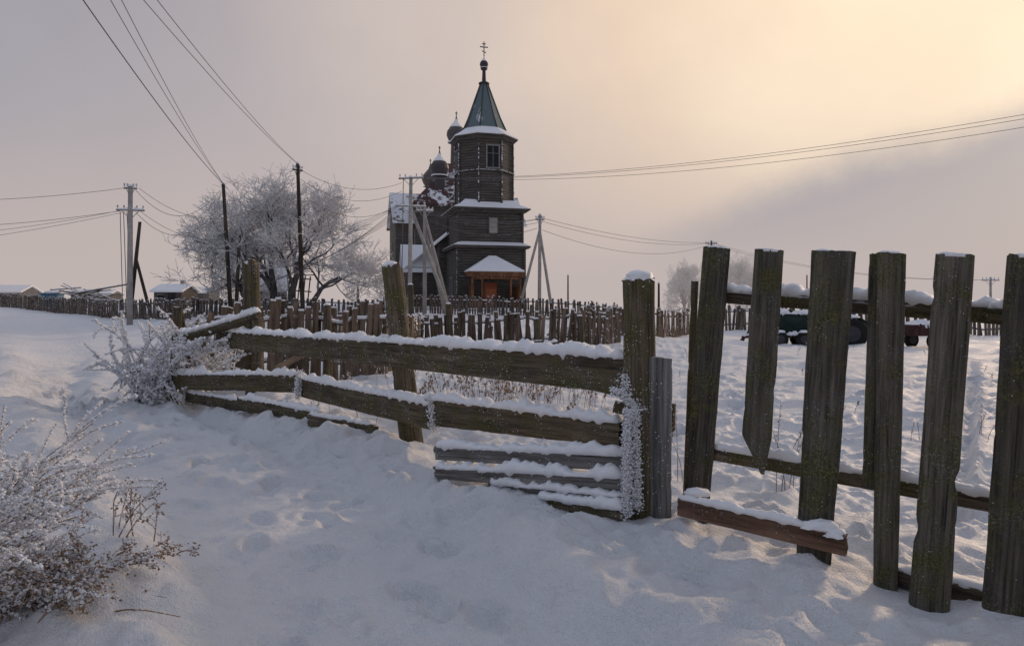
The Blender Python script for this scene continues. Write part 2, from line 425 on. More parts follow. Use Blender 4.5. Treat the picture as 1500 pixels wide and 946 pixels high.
rail("lower_rail",T(.295,-.218,4.98),T(.71,-.292,3.78),.10,.08,M_beam,pf,13,cap=.06,mb=sc)
rail("ground_rail",T(.55,-.392,4.05),T(.80,-.455,3.5),.11,.09,M_beam,pf,14,cap=.04,mb=sc)
rail("reddish_board",T(.245,-.295,4.72),T(.490,-.352,4.03),.135,.05,M_red,pf,15,cap=.035,mb=sc,capw=.06)
lump(sc,T(.271,-.277,4.75),.10,.05,.045,3);lump(sc,T(.300,-.290,4.62),.07,.04,.025,13);lump(sc,T(.452,-.324,4.12),.11,.05,.045,5);lump(sc,T(.475,-.337,4.06),.07,.04,.03,8)
for a,b,t,sd_ in CAPS: snowcap(sc,a,b,t,.022,sd_)
bpy.context.view_layer.update()
speckle(pf,sc,650,.0032,41,.16)
o=sc.build("snow_on_rails",M_snowcap,None,True);ch(o,pf)

# ------------------------------------------------------------------ foreground rail fence (gateway with beams)
rf=empty("beam_rail_fence",(-1.2,7.8,0));sc=MB()
pk("gate_post",.187,-.318,.186,.036,5.1,.235,.235,M_beam,rf,21,rnd=True,jag=.05)
pk("grey_board",.213,-.31,.214,-.078,5.0,.20,.04,M_grey,rf,22,slant=.08)
pk("middle_post",-.147,-.205,-.176,.055,7.9,.27,.25,M_beam,rf,23,rnd=True,jag=.12,w1=.24)
pk("rear_post",-.378,-.135,-.383,.060,11.4,.27,.26,M_beam,rf,24,rnd=True,jag=.14)
pk("short_post",-.375,-.14,-.372,-.02,11.25,.2,.18,M_beam,rf,25,rnd=True)
pk("corner_stake",-.497,-.12,-.489,-.005,12.1,.15,.15,M_beam,rf,26,rnd=True)
pk("corner_stake_2",-.468,-.12,-.487,-.002,12.3,.10,.04,M_beam,rf,27)
rail("top_beam",T(-.432,-.050,12.3),T(.175,-.104,5.2),.30,.11,M_beam,rf,31,face=(-.8,-.6,0),cap=.08,mb=sc,jag=.06,capw=.15)
rail("top_beam_splice",T(.055,-.102,6.2),T(.170,-.123,5.17),.15,.05,M_beam,rf,32,face=(-.8,-.6,0),jag=.05)
rail("slope_log",T(-.487,-.052,12.1),T(-.37,-.018,11.2),.16,.16,M_beam,rf,33,cap=.09,mb=sc,rnd=True)
rail("low_beam_1",T(-.51,-.113,11.9),T(-.312,-.116,9.7),.27,.09,M_beam,rf,34,face=(-.8,-.6,0),cap=.09,mb=sc,jag=.06)
rail("low_beam_2",T(-.314,-.120,9.85),T(-.113,-.165,7.05),.28,.08,M_beam,rf,35,face=(-.8,-.6,0),cap=.085,mb=sc,jag=.06,capw=.12)
rail("low_beam_3",T(-.126,-.156,7.15),T(.160,-.190,5.15),.30,.07,M_beam,rf,36,w1=.20,face=(-.8,-.6,0),cap=.08,mb=sc,jag=.06,capw=.12)
def onground(u,d,dz): return Vector((u*d,d,Hs(u*d,d)+dz))
rail("ground_board_1",onground(-.40,10.3,.14),onground(-.28,9.0,.07),.20,.07,M_beam,rf,37,face=(-.8,-.6,0),cap=.09,mb=sc,jag=.05,w1=.16)
rail("ground_board_2",onground(-.295,9.0,.07),onground(-.20,8.2,.04),.17,.08,M_beam,rf,38,face=(-.8,-.6,0),cap=.08,mb=sc,jag=.05)
rail("ground_board_3",onground(-.475,11.6,.18),onground(-.38,10.3,.12),.18,.07,M_beam,rf,39,face=(-.8,-.6,0),cap=.08,mb=sc,jag=.05)
fs=(-.55,-.83,0)
rail("slat_1",T(-.11,-.217,6.15),T(.168,-.232,5.02),.13,.06,M_grey,rf,41,face=fs,cap=.075,mb=sc,capw=.10,jag=.04)
rail("slat_2",T(-.11,-.246,6.1),T(.167,-.263,4.98),.12,.06,M_grey,rf,42,face=fs,cap=.08,mb=sc,capw=.13,jag=.04)
rail("slat_3",T(-.03,-.268,5.75),T(.166,-.289,4.95),.11,.06,M_grey,rf,43,face=fs,cap=.075,mb=sc,capw=.13,jag=.04)
rail("slat_4",T(.04,-.288,5.4),T(.166,-.308,4.9),.10,.06,M_beam,rf,44,face=fs,cap=.07,mb=sc,capw=.13,jag=.04)
pk("prop_stake",.170,-.315,.176,-.162,4.95,.08,.07,M_beam,rf,45,rnd=True)
pk("cross_piece",.195,-.16,.150,-.15,5.1,.09,.05,M_beam,rf,46,sink=0)
pk("block_behind",.225,-.185,.225,-.145,5.15,.14,.1,M_beam,rf,47,sink=0)
bpy.context.view_layer.update()
speckle(rf,sc,700,.0052,42,.08)
lump(sc,T(.186,.036,5.1),.115,.115,.075,2)
lump(sc,T(-.177,.055,7.9),.09,.10,.07,7)
lump(sc,T(-.383,.060,11.4),.11,.11,.07,9)
r2=random.Random(3)
for (ua,va,ub,vb,d,k,rr) in((.170,-.155,.168,-.31,4.88,2600,.011),(.180,-.155,.184,-.30,4.89,1500,.010),(-.312,-.098,-.314,-.138,9.6,500,.019),(-.118,-.135,-.113,-.19,7.0,700,.014),(.15,-.125,.19,-.155,5.0,600,.012),(.166,-.105,.172,-.13,5.05,300,.012),(-.432,-.035,-.43,-.065,12.2,250,.024),(-.51,-.10,-.50,-.13,11.8,300,.024)):
    for i in range(k):
        t=r2.random();sg=.019 if rr<.012 else .024
        p=T(ua+(ub-ua)*t,va+(vb-va)*t,d)+Vector((r2.gauss(0,sg),r2.gauss(0,sg),r2.gauss(0,.015)));sc.blob(p,r2.uniform(.3,1)*rr,r2)
o=sc.build("snow_on_beams",M_snowcap,None,True);ch(o,rf)

# ------------------------------------------------------------------ long picket fences
def picket_run(name,pts,sp,w,h,seed,lean=.05,mat=None,gap=.03,snow=True,lean0=0,rails=(.3,.8),th=.03,wr=(.75,1.15)):
    r=random.Random(seed);a=MB();s=MB();e=empty(name,(pts[0][0],pts[0][1],0))
    for (x0,y0,z0),(x1,y1,z1) in zip(pts[:-1],pts[1:]):
        L=math.hypot(x1-x0,y1-y0);n=int(L/sp);dx,dy=(x1-x0)/L,(y1-y0)/L;ang=math.atan2(dy,dx)
        for k in range(n):
            if r.random()<gap:continue
            t=(k+.5+r.uniform(-.12,.12))/n;x=x0+dx*L*t;y=y0+dy*L*t
            z=Hs(x,y)
            hh=h*(r.uniform(.9,1.04) if r.random()<.93 else r.uniform(.6,.85))*(1+.05*noise.noise(Vector((x*.6,y*.6,seed))));ww=w*r.uniform(*wr)
            ln=r.gauss(lean0,lean)
            M=Matrix.Rotation(ang,3,'Z')@Matrix.Rotation(ln,3,'Y')@Matrix.Rotation(r.gauss(0,.03),3,'X')
            c=Vector((x,y,z-.12))+M@Vector((0,0,hh/2))
            a.box(c,(ww,th,hh),M)
            if snow and r.random()<.85:
                s.box(Vector((x,y,z-.12))+M@Vector((0,0,hh+.012)),(ww*.9,.045,.035*r.uniform(.5,1.4)),M)
            if snow and r.random()<.6:
                for q in range(4):
                    s.blob(Vector((x,y,z-.12))+M@Vector((r.choice((-1,1))*ww*.5,-.02,hh*r.random())),.016,r,2.5)
        for rh in rails:
            m=8;pp=[]
            for i in range(m+1):
                t=i/m;x=x0+dx*L*t;y=y0+dy*L*t;z=Hs(x,y)
                pp.append(Vector((x,y+.06,z-.12+h*rh)))
            a.tube(pp,.04,5);
            if snow: s.tube([p+Vector((0,0,.045)) for p in pp],.035,5)
    o=a.build("pickets",mat or M_fence);ch(o,e)
    if s.v:
        o=s.build("snow_on_pickets",M_snowcap,None);ch(o,e)
    return e
def G(u,d,dz=0): x=u*d; return (x,d,Hs(x,d)+dz)
picket_run("picket_fence",[G(-.492,13.0),G(-.43,13.7)],.12,.12,1.72,1,lean0=.28,lean=.03,gap=0,wr=(.9,1.1))
picket_run("picket_fence",[G(-.43,13.7),G(-.27,14.5),G(-.185,15.3)],.122,.120,1.70,2,lean0=.03,lean=.035,gap=.01,wr=(.88,1.1))
picket_run("picket_fence",[G(-.185,15.3),G(-.155,19),G(-.13,23.5)],.15,.135,1.45,3)
picket_run("picket_fence",[G(-.20,22.5),G(-.05,24),G(.03,24.5)],.15,.145,1.5,4,lean0=-.03,wr=(.88,1.1))
picket_run("picket_fence",[G(.03,24.5),G(.09,25.5),G(.16,27)],.155,.148,1.47,5,lean0=.06,wr=(.88,1.1))
picket_run("picket_fence",[G(.10,31),G(.16,30),G(.205,30),G(.26,34)],.16,.145,1.4,6)
picket_run("picket_fence",[G(.29,38),G(.42,38),G(.60,37),G(.85,35)],.17,.14,1.45,7,mat=M_farfence)
picket_run("picket_fence",[G(-.80,74),G(-.67,56),G(-.515,42.5),G(-.47,41)],.17,.15,1.4,8,mat=M_farfence)
picket_run("picket_fence",[G(-.52,46),G(-.35,45),G(-.19,45)],.18,.15,1.4,9,mat=M_farfence)
picket_run("picket_fence",[G(-.19,50),G(-.02,50),G(.11,48),G(.155,44)],.18,.15,1.45,10,mat=M_farfence)
picket_run("picket_fence",[G(-.40,30),G(-.25,29),G(-.16,28)],.18,.15,1.3,12)
for i,(u,d,vt,vb,w) in enumerate([(-.268,14.3,-.002,-.11,.16),(-.09,23.5,.0,-.06,.22),(.038,24.2,-.022,-.07,.2),(.102,25.2,-.018,-.07,.22),(-.146,22,.028,-.05,.18),(-.27,13.7,-.05,-.12,.1),(.17,25,-.012,-.07,.18)]):
    e=empty("fence_post",(u*d,d,0));o=pk("post",u,vb,u-.003,vt,d,w,w,M_beam,e,60+i,rnd=True);
    s=MB();lump(s,T(u-.003,vt,d),w*.45,w*.45,.06,i);o=s.build("snow",M_snowcap,None,True);ch(o,e)
e=empty("leaning_board",(-4.4,13,0));o=pk("board",-.345,-.095,-.300,-.070,13,.12,.05,M_fence,e,70,sink=0);

# ------------------------------------------------------------------ log / debris piles
def pile(name,c,L,n,h,seed):
    r=random.Random(seed);e=empty(name,c);a=MB();s=MB();z0=Hs(c[0],c[1])
    for i in range(n):
        ang=r.gauss(0,.35);p=Vector((c[0]+r.gauss(0,L*.16),c[1]+r.gauss(0,.35),z0+r.uniform(.05,h)))
        d=Vector((math.cos(ang),math.sin(ang)*.6,r.gauss(0,.18)))*L*r.uniform(.25,.55)
        rr=r.uniform(.03,.08);a.tube([p-d,p+d*.1,p+d],[rr,rr*.95,rr*.8],7)
        if r.random()<.8:snowcap(s,p-d+Vector((0,0,rr*.8)),p+d+Vector((0,0,rr*.6)),rr*1.8,.06,seed+i)
    o=a.build("logs",M_beam);ch(o,e);o=s.build("snow_on_logs",M_snowcap,None,True);ch(o,e)
pile("wood_pile",(-.4,21.5,0),2.0,18,.6,4)
pile("brushwood_pile",(-1.9,20.0,0),1.3,12,.5,8)
pile("wood_pile",(-37,60,0),4.5,26,1.9,5)
pile("wood_pile",(2.6,28,0),1.6,14,.5,15)

# ------------------------------------------------------------------ utility poles & wires
def upole(u,d,vt,vb,r,mat,lean=0.,arms=(),struts=(),ins=True,cap=True):
    b=T(u,vb,d);t=T(u+lean,vt,d);g=Hs(b.x,b.y);b.z=min(b.z,g-.2)
    e=empty("utility_pole",(b.x,b.y,g));a=MB();i_=MB();s=MB()
    a.tube([b,b+(t-b)*.5,t],[r,r*.88,r*.72],10)
    for (dh,hl,an) in arms:
        c=t-Vector((0,0,dh));dv=Vector((math.cos(an),math.sin(an),0))*hl
        a.box(c,(2*hl,.09,.1),Matrix.Rotation(an,3,'Z'))
        for q in(-.9,-.45,.45,.9):
            p=c+dv*q;a.tube([p,p+Vector((0,0,.15))],.012,5)
            i_.lathe(p+Vector((0,0,.13)),[(.03,0),(.055,.03),(.04,.08),(.06,.1),(.03,.16)],8)
        for q in(-1,1): a.tube([c+dv*.6*q+Vector((0,0,-.04)),c-Vector((0,0,.55))],.02,5)
        snowcap(s,c-dv+Vector((0,0,.05)),c+dv+Vector((0,0,.05)),.12,.10,3+dh)
    for (us,vs,tt,ds) in struts:
        p=b+(t-b)*tt;q=T(us,vs,d+ds);q.z=min(q.z,Hs(q.x,q.y)-.2);a.tube([q,p],[r*.85,r*.65],8)
    o=a.build("pole",mat,None,True);ch(o,e)
    if i_.v:o=i_.build("insulators",M_ins,None,True);ch(o,e)
    if cap:lump(s,t,r*.8,r*.8,.14,1)
    if s.v:o=s.build("frost_cap",M_snowcap,None,True);ch(o,e)
    return t
pA=upole(-.560,40,.172,-.027,.17,M_conc,lean=.001,arms=[(.12,.35,.3),(1.4,.75,.25)])
pB=upole(-.560,50,.120,.005,.15,M_pole,lean=.015,struts=[(-.528,.002,.62,.5)],cap=False)
pC=upole(-.411,44,.175,.005,.14,M_pole,lean=-.012,cap=True)
pD=upole(-.306,44,.205,.0,.15,M_pole,lean=-.008,arms=[(.4,.35,.8)],cap=True)
pC2=upole(-.405,44.5,.10,.003,.13,M_pole,lean=.006,cap=False)
pE=upole(-.150,45,.185,-.005,.16,M_conc,lean=.002,arms=[(.05,.85,-.2),(1.9,1.0,.25)])
pF=upole(-.128,47,.142,-.012,.15,M_conc,arms=[(.3,.6,.1)],struts=[(-.089,-.018,.93,-.5),(-.096,-.012,.8,.6)])
pF2=upole(-.088,46.3,.14,-.018,.15,M_conc,lean=-.060,cap=False)
pG=upole(.040,52,.130,-.014,.15,M_conc,lean=.001,arms=[(.35,.35,.2)],struts=[(.007,-.012,.86,-.4),(.060,-.014,.84,.5)])
pH=upole(.292,80,.092,.0,.16,M_pole,arms=[(.3,.7,0)])
pI=upole(.082,95,.042,.0,.14,M_pole);pJ=upole(.215,62,.03,-.01,.12,M_pole);pK=upole(.432,95,.042,0,.13,M_pole)
pL=upole(.701,70,.038,-.01,.14,M_conc,arms=[(.25,.9,0)]);pM=upole(-.226,62,.034,0,.12,M_pole)
pR=upole(1.35,20.3,.40,-.08,.16,M_conc,arms=[(.1,.8,1.2)])
e=empty("power_lines");wm=MB();wf=MB();rw=random.Random(77)
def wire(p0,p1,sag,r=.013,n=26,frost=False):
    p0=Vector(p0);p1=Vector(p1);pp=[]
    for i in range(n+1):
        t=i/n;p=p0.lerp(p1,t);p.z-=4*sag*t*(1-t);pp.append(p)
    wm.tube(pp,r,4,False)
    if frost:
        L=(p1-p0).length
        for i in range(int(L*5)):
            t=rw.random();p=p0.lerp(p1,t);p.z-=4*sag*t*(1-t);wf.blob(p,r*rw.uniform(.8,1.7),rw)
for (p,nxx,nz_,sg,rr) in((pC,-.4,9.6,1.1,.018),(pC,.7,9.7,1.05,.012),(pC,1.3,9.6,1.1,.012),(pD,-3.6,9.5,1.1,.012),(pD,-2.9,9.6,1.15,.012)):
    wire(p+Vector((.12,0,-.1)),(nxx,-14,nz_),sg,rr,60,False)
eN=empty("utility_pole",(-1.2,-14,0));a=MB();a.tube([(-1.2,-14,-.3),(-1.2,-14,9.7)],[.17,.12],10);a.box((-1.2,-14,9.5),(5.2,.1,.1));o=a.build("pole",M_pole,None,True);ch(o,eN)
for dz,dy in((0,0),(.05,.35)): wire(pE+Vector((.4,dy,dz-.05)),pR+Vector((0,dy*1.3,-.15-.5*dz*6)),1.15,.012,50,True)
wire(pE+Vector((.6,0,-.05)),pR+Vector((0,.6,-.55)),1.3,.012,50,True)
for dz,s in((0,.55),(-.25,.75),(-.9,1.4)): wire(pG+Vector((.2,0,-.25+dz)),pH+Vector((-.3,0,dz*.3-.2)),s,.016)
for dz,s in((0,.5),(-.3,.55),(-.7,.8)): wire(pF+Vector((.3,0,-.2+dz)),pG+Vector((-.2,0,-.3+dz)),s,.015,frost=True)
wire(pE+Vector((0,0,-1.9)),pG+Vector((0,0,-.3)),.7,.014,frost=True)
for dz in(0,-.25): wire(pH+Vector((0,0,-.2+dz)),pL+Vector((0,0,-.2)),1.2,.016)
for k,dz in enumerate((-.1,-1.4)):
    wire(pA+Vector((-.3,0,dz)),(-48,36,pA.z+.1+dz*1.4),1.1,.014,frost=True)
    if k: wire(pA+Vector((-.5,0,dz)),(-48,37.5,pA.z-.2+dz*1.9),1.1,.012)
    wire(pA+Vector((.3,0,dz-.1)),pC+Vector((-.2,0,-.3+dz*.8)),1.6,.014,frost=True)
    wire(pA+Vector((.5,0,dz)),pD+Vector((-.2,0,-.8+dz)),2.2,.012)
wire(pA+Vector((-.3,0,-1.5)),(-48,36,4.0),.9,.012)
for dz,s in((-.4,.8),(-1.,1.),(-1.9,1.2)): wire(pD+Vector((.2,0,dz)),pE+Vector((-.6,0,dz*.9)),s,.013,frost=True)
for k in range(5): wire(pE+Vector((-.8+.1*k,0,-1.9-.1*k)),T(-.325-.02*k,.045-.008*k,43+k),.5,.013,frost=k%2==0)
for k in range(3): wire(pE+Vector((-.9+.1*k,0,-1.8)),pC+Vector((0,0,-3.-k*.6)),1.2,.012)
for k in range(3): wire(pA+Vector((-.6+.2*k,0,-1.5)),T(-.570+.006*k,-.01,40.3),.02,.02)
wire(pE+Vector((-.5,0,-.1)),pE+Vector((-.6,0,-7)),.0,.03)
o=wm.build("wires",M_wire,None,True);ch(o,e);o=wf.build("hoarfrost",M_wirehoar);ch(o,e)

# ------------------------------------------------------------------ wooden church
church=empty("wooden_church",(-1.8,60,.95),math.radians(15))
def cb(mb,name,mat,smooth=False):
    o=mb.build(name,mat,church,smooth);return o
c8=math.cos(math.pi/8)
w=MB()
w.box((0,3,2.3),(6.0,6.0,6.8)); w.box((0,3,7.45),(5.7,5.7,3.3))
w.lathe((0,3,0),[(2.45/c8,9.0),(2.42/c8,15.6)],8,math.pi/8)
w.box((0,9.5,2.6),(7.4,7.0,7.8)); w.box((0,18,4.6),(10,10,13)); w.box((-5.9,18,3.6),(2.2,7.2,11.6));w.box((5.9,18,3.6),(2.2,7.2,11.6))
w.box((-5.0,10.4,1.6),(3.0,5.2,5.2)); w.box((0,25,2.5),(6.5,5,8))
for sx in(-1,1):
    x=sx*7.0;w.poly([(x,14.4,9.4),(x,21.6,9.4),(x,18,12.7),(sx*3,14.4,9.4),(sx*3,21.6,9.4),(sx*3,18,12.7)],[(0,1,2),(3,5,4),(0,2,5,3),(1,4,5,2),(0,3,4,1)])
w.poly([(-2.2,12.95,11),(2.2,12.95,11),(0,12.95,13.0),(-2.2,16,11),(2.2,16,11),(0,16,13.)],[(0,1,2),(3,5,4),(0,2,5,3),(1,4,5,2)])
# gable dormer above the low side annex
w.poly([(-6.7,7.9,4.1),(-6.7,10.7,4.1),(-6.7,9.3,6.3),(-3.6,7.9,4.1),(-3.6,10.7,4.1),(-3.6,9.3,6.3)],[(0,1,2),(3,5,4),(0,2,5,3),(1,4,5,2)])
cb(w,"log_walls",M_log)
c=MB()
for sx in(-1,1):
    for y in(0,6): c.box((sx*3.0,y+(0.02 if y else -.02),2.9),(.22,.22,5.6))
    for y in(.15,5.85): c.box((sx*2.86,y,7.4),(.2,.2,2.9))
for k in range(8):
    t=math.pi/8+k*math.pi/4;R=2.46/c8;c.box((R*math.cos(t),3+R*math.sin(t),12.4),(.18,.18,6.2),Matrix.Rotation(t,3,'Z'))
c.lathe((0,3,0),[(2.5/c8,12.35),(2.6/c8,12.4),(2.6/c8,12.5),(2.5/c8,12.55)],8,math.pi/8)
c.lathe((0,3,0),[(2.5/c8,15.2),(2.85/c8,15.5),(2.95/c8,15.62),(2.4/c8,15.66)],8,math.pi/8)
c.box((0,3,3.0),(6.14,6.14,.12))
def sq(mb,cx,cy,prof):
    mb.lathe((cx,cy,0),[(r*math.sqrt(2),z) for r,z in prof],4,math.pi/4)
sq(c,0,3,[(3.3,5.5),(3.5,5.66),(3.45,5.74)]);sq(c,0,3,[(3.1,8.7),(3.5,8.98),(3.45,9.04)])
cb(c,"corner_boards_and_cornices",M_log)
fr=MB();r3=random.Random(9)
for k in range(8):
    t=math.pi/8+k*math.pi/4;R=2.57/c8
    for i in range(50):
        z=9.4+6*r3.random()
        if r3.random()<.6: fr.blob((R*math.cos(t),3+R*math.sin(t),z),r3.uniform(.02,.07),r3,1.8)
    for i in range(50):
        t2=t+r3.random()*math.pi/4;R2=2.63/math.cos(((t2-math.pi/8)%(math.pi/4))-math.pi/8);fr.blob((R2*math.cos(t2),3+R2*math.sin(t2),12.52),r3.uniform(.02,.06),r3)
for sx in(-1,1):
    for i in range(50): fr.blob((sx*3.1,-.1,5.6*r3.random()),r3.uniform(.02,.05),r3,1.6)
for i in range(90):fr.blob((r3.uniform(-3,3),-.1,3.06),r3.uniform(.02,.05),r3)
cb(fr,"frost_trim",M_frost)
s=MB()
sq(s,0,3,[(3.38,5.72),(3.42,5.78),(2.84,6.1)])
sq(s,0,3,[(3.42,9.02),(3.45,9.08),(2.7,9.45),(2.2,9.9)])
s.lathe((0,3,0),[(2.93/c8,15.64),(2.95/c8,15.72),(2.3/c8,16.15),(1.9,16.6)],8,math.pi/8)
s.poly([(-2.45,-2.0,3.5),(2.45,-2.0,3.5),(2.45,.1,3.5),(-2.45,.1,3.5),(-.3,-.4,4.85),(.3,-.4,4.85),(.3,.1,4.85),(-.3,.1,4.85),(-2.45,-2.0,3.4),(2.45,-2.0,3.4),(2.45,.1,3.4),(-2.45,.1,3.4)],[(0,1,5,4),(1,2,6,5),(3,0,4,7),(4,5,6,7),(8,9,1,0),(9,10,2,1),(11,8,0,3),(8,11,10,9)])
def gable(mb,x0,x1,y0,y1,z0,z1,axis,th=.25,ov=.45):
    if axis=='y':
        xm=(x0+x1)/2
        for sx,xe in((-1,x0-ov),(1,x1+ov)):
            k=(z1-z0)/abs(xm-(x0 if sx<0 else x1));ze=z0-ov*k
            p=[(xm,y0-ov,z1),(xe,y0-ov,ze),(xe,y1+ov,ze),(xm,y1+ov,z1)];p+=[(a,b,cc+th) for a,b,cc in p]
            mb.poly(p,[(0,1,2,3),(4,7,6,5),(0,4,5,1),(1,5,6,2),(2,6,7,3),(3,7,4,0)])
    else:
        ym=(y0+y1)/2
        for sy,ye in((-1,y0-ov),(1,y1+ov)):
            k=(z1-z0)/abs(ym-(y0 if sy<0 else y1));ze=z0-ov*k
            p=[(x0-ov,ym,z1),(x0-ov,ye,ze),(x1+ov,ye,ze),(x1+ov,ym,z1)];p+=[(a,b,cc+th) for a,b,cc in p]
            mb.poly(p,[(0,1,2,3),(4,7,6,5),(0,4,5,1),(1,5,6,2),(2,6,7,3),(3,7,4,0)])
gable(s,-3.7,3.7,5.9,12.8,6.55,9.6,'y',.14)
gable(s,-6.7,-3.6,7.9,10.7,4.15,6.35,'x',.14,.3)
s.poly([(-6.9,7.6,4.1),(-6.9,13.2,4.1),(-3.5,13.2,6.9),(-3.5,7.6,6.9),(-6.9,7.6,3.95),(-6.9,13.2,3.95),(-3.5,13.2,6.75),(-3.5,7.6,6.75)],[(0,3,2,1),(4,5,6,7),(0,1,5,4),(0,4,7,3),(1,2,6,5),(2,3,7,6)])
gable(s,-3.2,3.2,23,27.5,6.6,9.6,'y')
cb(s,"snow_covered_roofs",M_snowcap)
m=MB();sq(m,0,18,[(5.5,10.95),(5.5,11.1),(3.0,13.9),(1.1,16.2),(1.0,16.3)]);cb(m,"maroon_nave_roof",M_maroon)
m=MB();gable(m,-7,-2.5,14.4,21.6,9.45,12.8,'x',.14,.35);gable(m,2.5,7,14.4,21.6,9.45,12.8,'x',.14,.35);gable(m,-2.2,2.2,12.9,15.5,11.05,13.1,'y',.1,.25);cb(m,"gable_roofs",M_roofsn)
t=MB();t.lathe((0,3,0),[(2.05,16.4),(1.5,17.7),(.95,19.2),(.5,20.4),(.34,20.9)],8,math.pi/8);cb(t,"tent_spire_roof",M_tentsn)
d=MB()
for k in range(8):
    a=math.pi/8+k*math.pi/4;ca,sa=math.cos(a),math.sin(a)
    d.tube([(2.07*ca,3+2.07*sa,16.5),(1.52*ca,3+1.52*sa,17.7),(.97*ca,3+.97*sa,19.2),(.35*ca,3+.35*sa,20.9)],.05,5)
def onion(cx,cy,z,r,drum=1.,cross=1.):
    d.lathe((cx,cy,z),[(r*.62,-drum),(r*.55,-.12*r),(r*.85,-.05*r),(r*.6,.0),(r*.85,.35*r),(r*1.0,.75*r),(r*.93,1.15*r),(r*.6,1.6*r),(r*.25,2.0*r),(r*.08,2.5*r),(r*.05,2.7*r)],18)
    z2=z+2.7*r;d.box((cx,cy,z2+cross*.5),(.07,.07,cross));d.box((cx,cy,z2+cross*.62),(cross*.55,.07,.07));d.box((cx,cy,z2+cross*.84),(cross*.28,.07,.06))
    d.box((cx,cy,z2+cross*.3),(cross*.3,.07,.06),Matrix.Rotation(.4,3,'Y'))
d.lathe((0,3,0),[(.5,20.85),(.52,20.95),(.2,21.1),(.16,22.1),(.3,22.2),(.3,22.28),(.15,22.3)],12)
onion(0,3,22.35,.40,.1,1.35)
onion(.15,18,18.9,1.12,3.0,.5)
onion(-2.3,14.6,14.4,1.02,2.4,.45)
onion(2.3,14.6,14.4,1.02,2.4,.45);onion(-2.3,21.4,14.4,1.02,2.4,.45);onion(2.3,21.4,14.4,1.02,2.4,.45)
cb(d,"domes_and_crosses",M_tin,False)
sn=MB()
for (cx,cy,z,r) in((.15,18,18.9,1.12),(-2.3,14.6,14.4,1.02),(0,3,22.35,.40)):
    sn.lathe((cx-.03,cy-.02,z),[(r*.70,1.50*r),(r*.66,1.58*r),(r*.45,1.86*r),(r*.3,2.0*r),(r*.1,2.4*r)],14)
    sn.lathe((cx,cy,z),[(r*.9,-.03*r),(r*.9,.08*r),(r*.6,.12*r)],14)
for i in range(60):
    sn.blob((r3.gauss(0,.03)+ (r3.uniform(-.35,.35) if i%2 else 0),3,(24.28+(r3.random()*.04)) if i%2 else r3.uniform(23.4,24.7)),r3.uniform(.03,.07),r3)
cb(sn,"snow_on_domes",M_snowcap,True)
g=MB();f=MB()
def win(x,y,z,w_,h_,face='f'):
    if face=='f':
        g.box((x,y,z),(w_,.06,h_));
        for sx in(-1,1): f.box((x+sx*(w_/2+.05),y-.04,z),(.12,.1,h_+.25))
        for sz in(-1,1): f.box((x,y-.05,z+sz*(h_/2+.06)),(w_+.3,.12,.12))
        f.box((x,y-.05,z),(.04,.04,h_));f.box((x,y-.052,z+h_*.15),(w_,.04,.04))
    else:
        g.box((x,y,z),(.06,w_,h_))
        for sx in(-1,1): f.box((x-.04,y+sx*(w_/2+.05),z),(.1,.12,h_+.25))
        for sz in(-1,1): f.box((x-.05,y,z+sz*(h_/2+.06)),(.12,w_+.3,.12))
        f.box((x-.05,y,z),(.04,.05,h_));f.box((x-.052,y,z+h_*.15),(.04,w_,.05))
win(.25,.54,13.7,1.05,1.9);win(-2.46,3.3,13.7,.9,1.7,'s')
win(-7.03,18,6.2,1.0,2.0,'s');win(-7.03,16,3,.9,1.7,'s');win(-7.03,20,3,.9,1.7,'s');win(-5.03,14.1,7.6,.8,1.6,'s')
win(-6.53,9.3,2.4,.9,1.3,'s');win(-6.53,11.6,2.4,.9,1.3,'s');win(-3.03,3,2.2,.9,1.5,'s')
cb(g,"window_glass",M_glass);cb(f,"window_frames",M_frame)
b=MB();b.box((.2,.12,7.55),(.75,.06,1.35));cb(b,"boarded_window",M_conc)
f2=MB()
for sx in(-1,1): f2.box((.2+sx*.45,.10,7.55),(.12,.1,1.6))
f2.box((.2,.09,8.3),(1.1,.12,.12));f2.box((.2,.09,6.8),(1.1,.12,.12));cb(f2,"boarded_window_frame",M_log)
p=MB()
for x in(-2.1,-1.25,1.25,2.1): p.box((x,-1.85,1.6),(.16,.16,3.4))
p.box((0,-1.9,3.18),(4.9,.2,.34));p.box((-2.35,-.95,3.2),(.16,1.9,.3));p.box((2.35,-.95,3.2),(.16,1.9,.3));p.box((0,-1.86,2.85),(4.3,.1,.2))
for sx in(-1,1):p.box((sx*1.68,-1.84,.55),(.9,.08,.9))
p.box((-2.0,-.9,1.1),(.1,1.9,2.2));p.box((2.0,-.9,1.1),(.1,1.9,2.2))
cb(p,"porch",wood_mat("porch_wood",(.15,.065,.035),(.36,.175,.095),moss=0,frost=.1,across=8,along=2,snowtop=False))
p=MB();p.box((-.1,-.06,1.25),(1.15,.1,2.5));cb(p,"door",M_door)
p=MB();p.box((-.1,-.12,1.5),(.9,.04,.9));p.box((-.1,-.12,.6),(.9,.04,.6));cb(p,"door_panels",plain("door_panel_paint",(.42,.15,.075)))
p=MB();
for x in(-.78,.58):p.box((x,-.1,1.3),(.16,.14,2.7))
p.box((-.1,-.1,2.62),(1.6,.16,.16));cb(p,"door_frame",M_log)
p=MB();p.box((0,-2.3,.05),(3,1.2,.3));p.box((0,-.95,.08),(4.4,2.0,.42));cb(p,"porch_steps",M_snowcap)

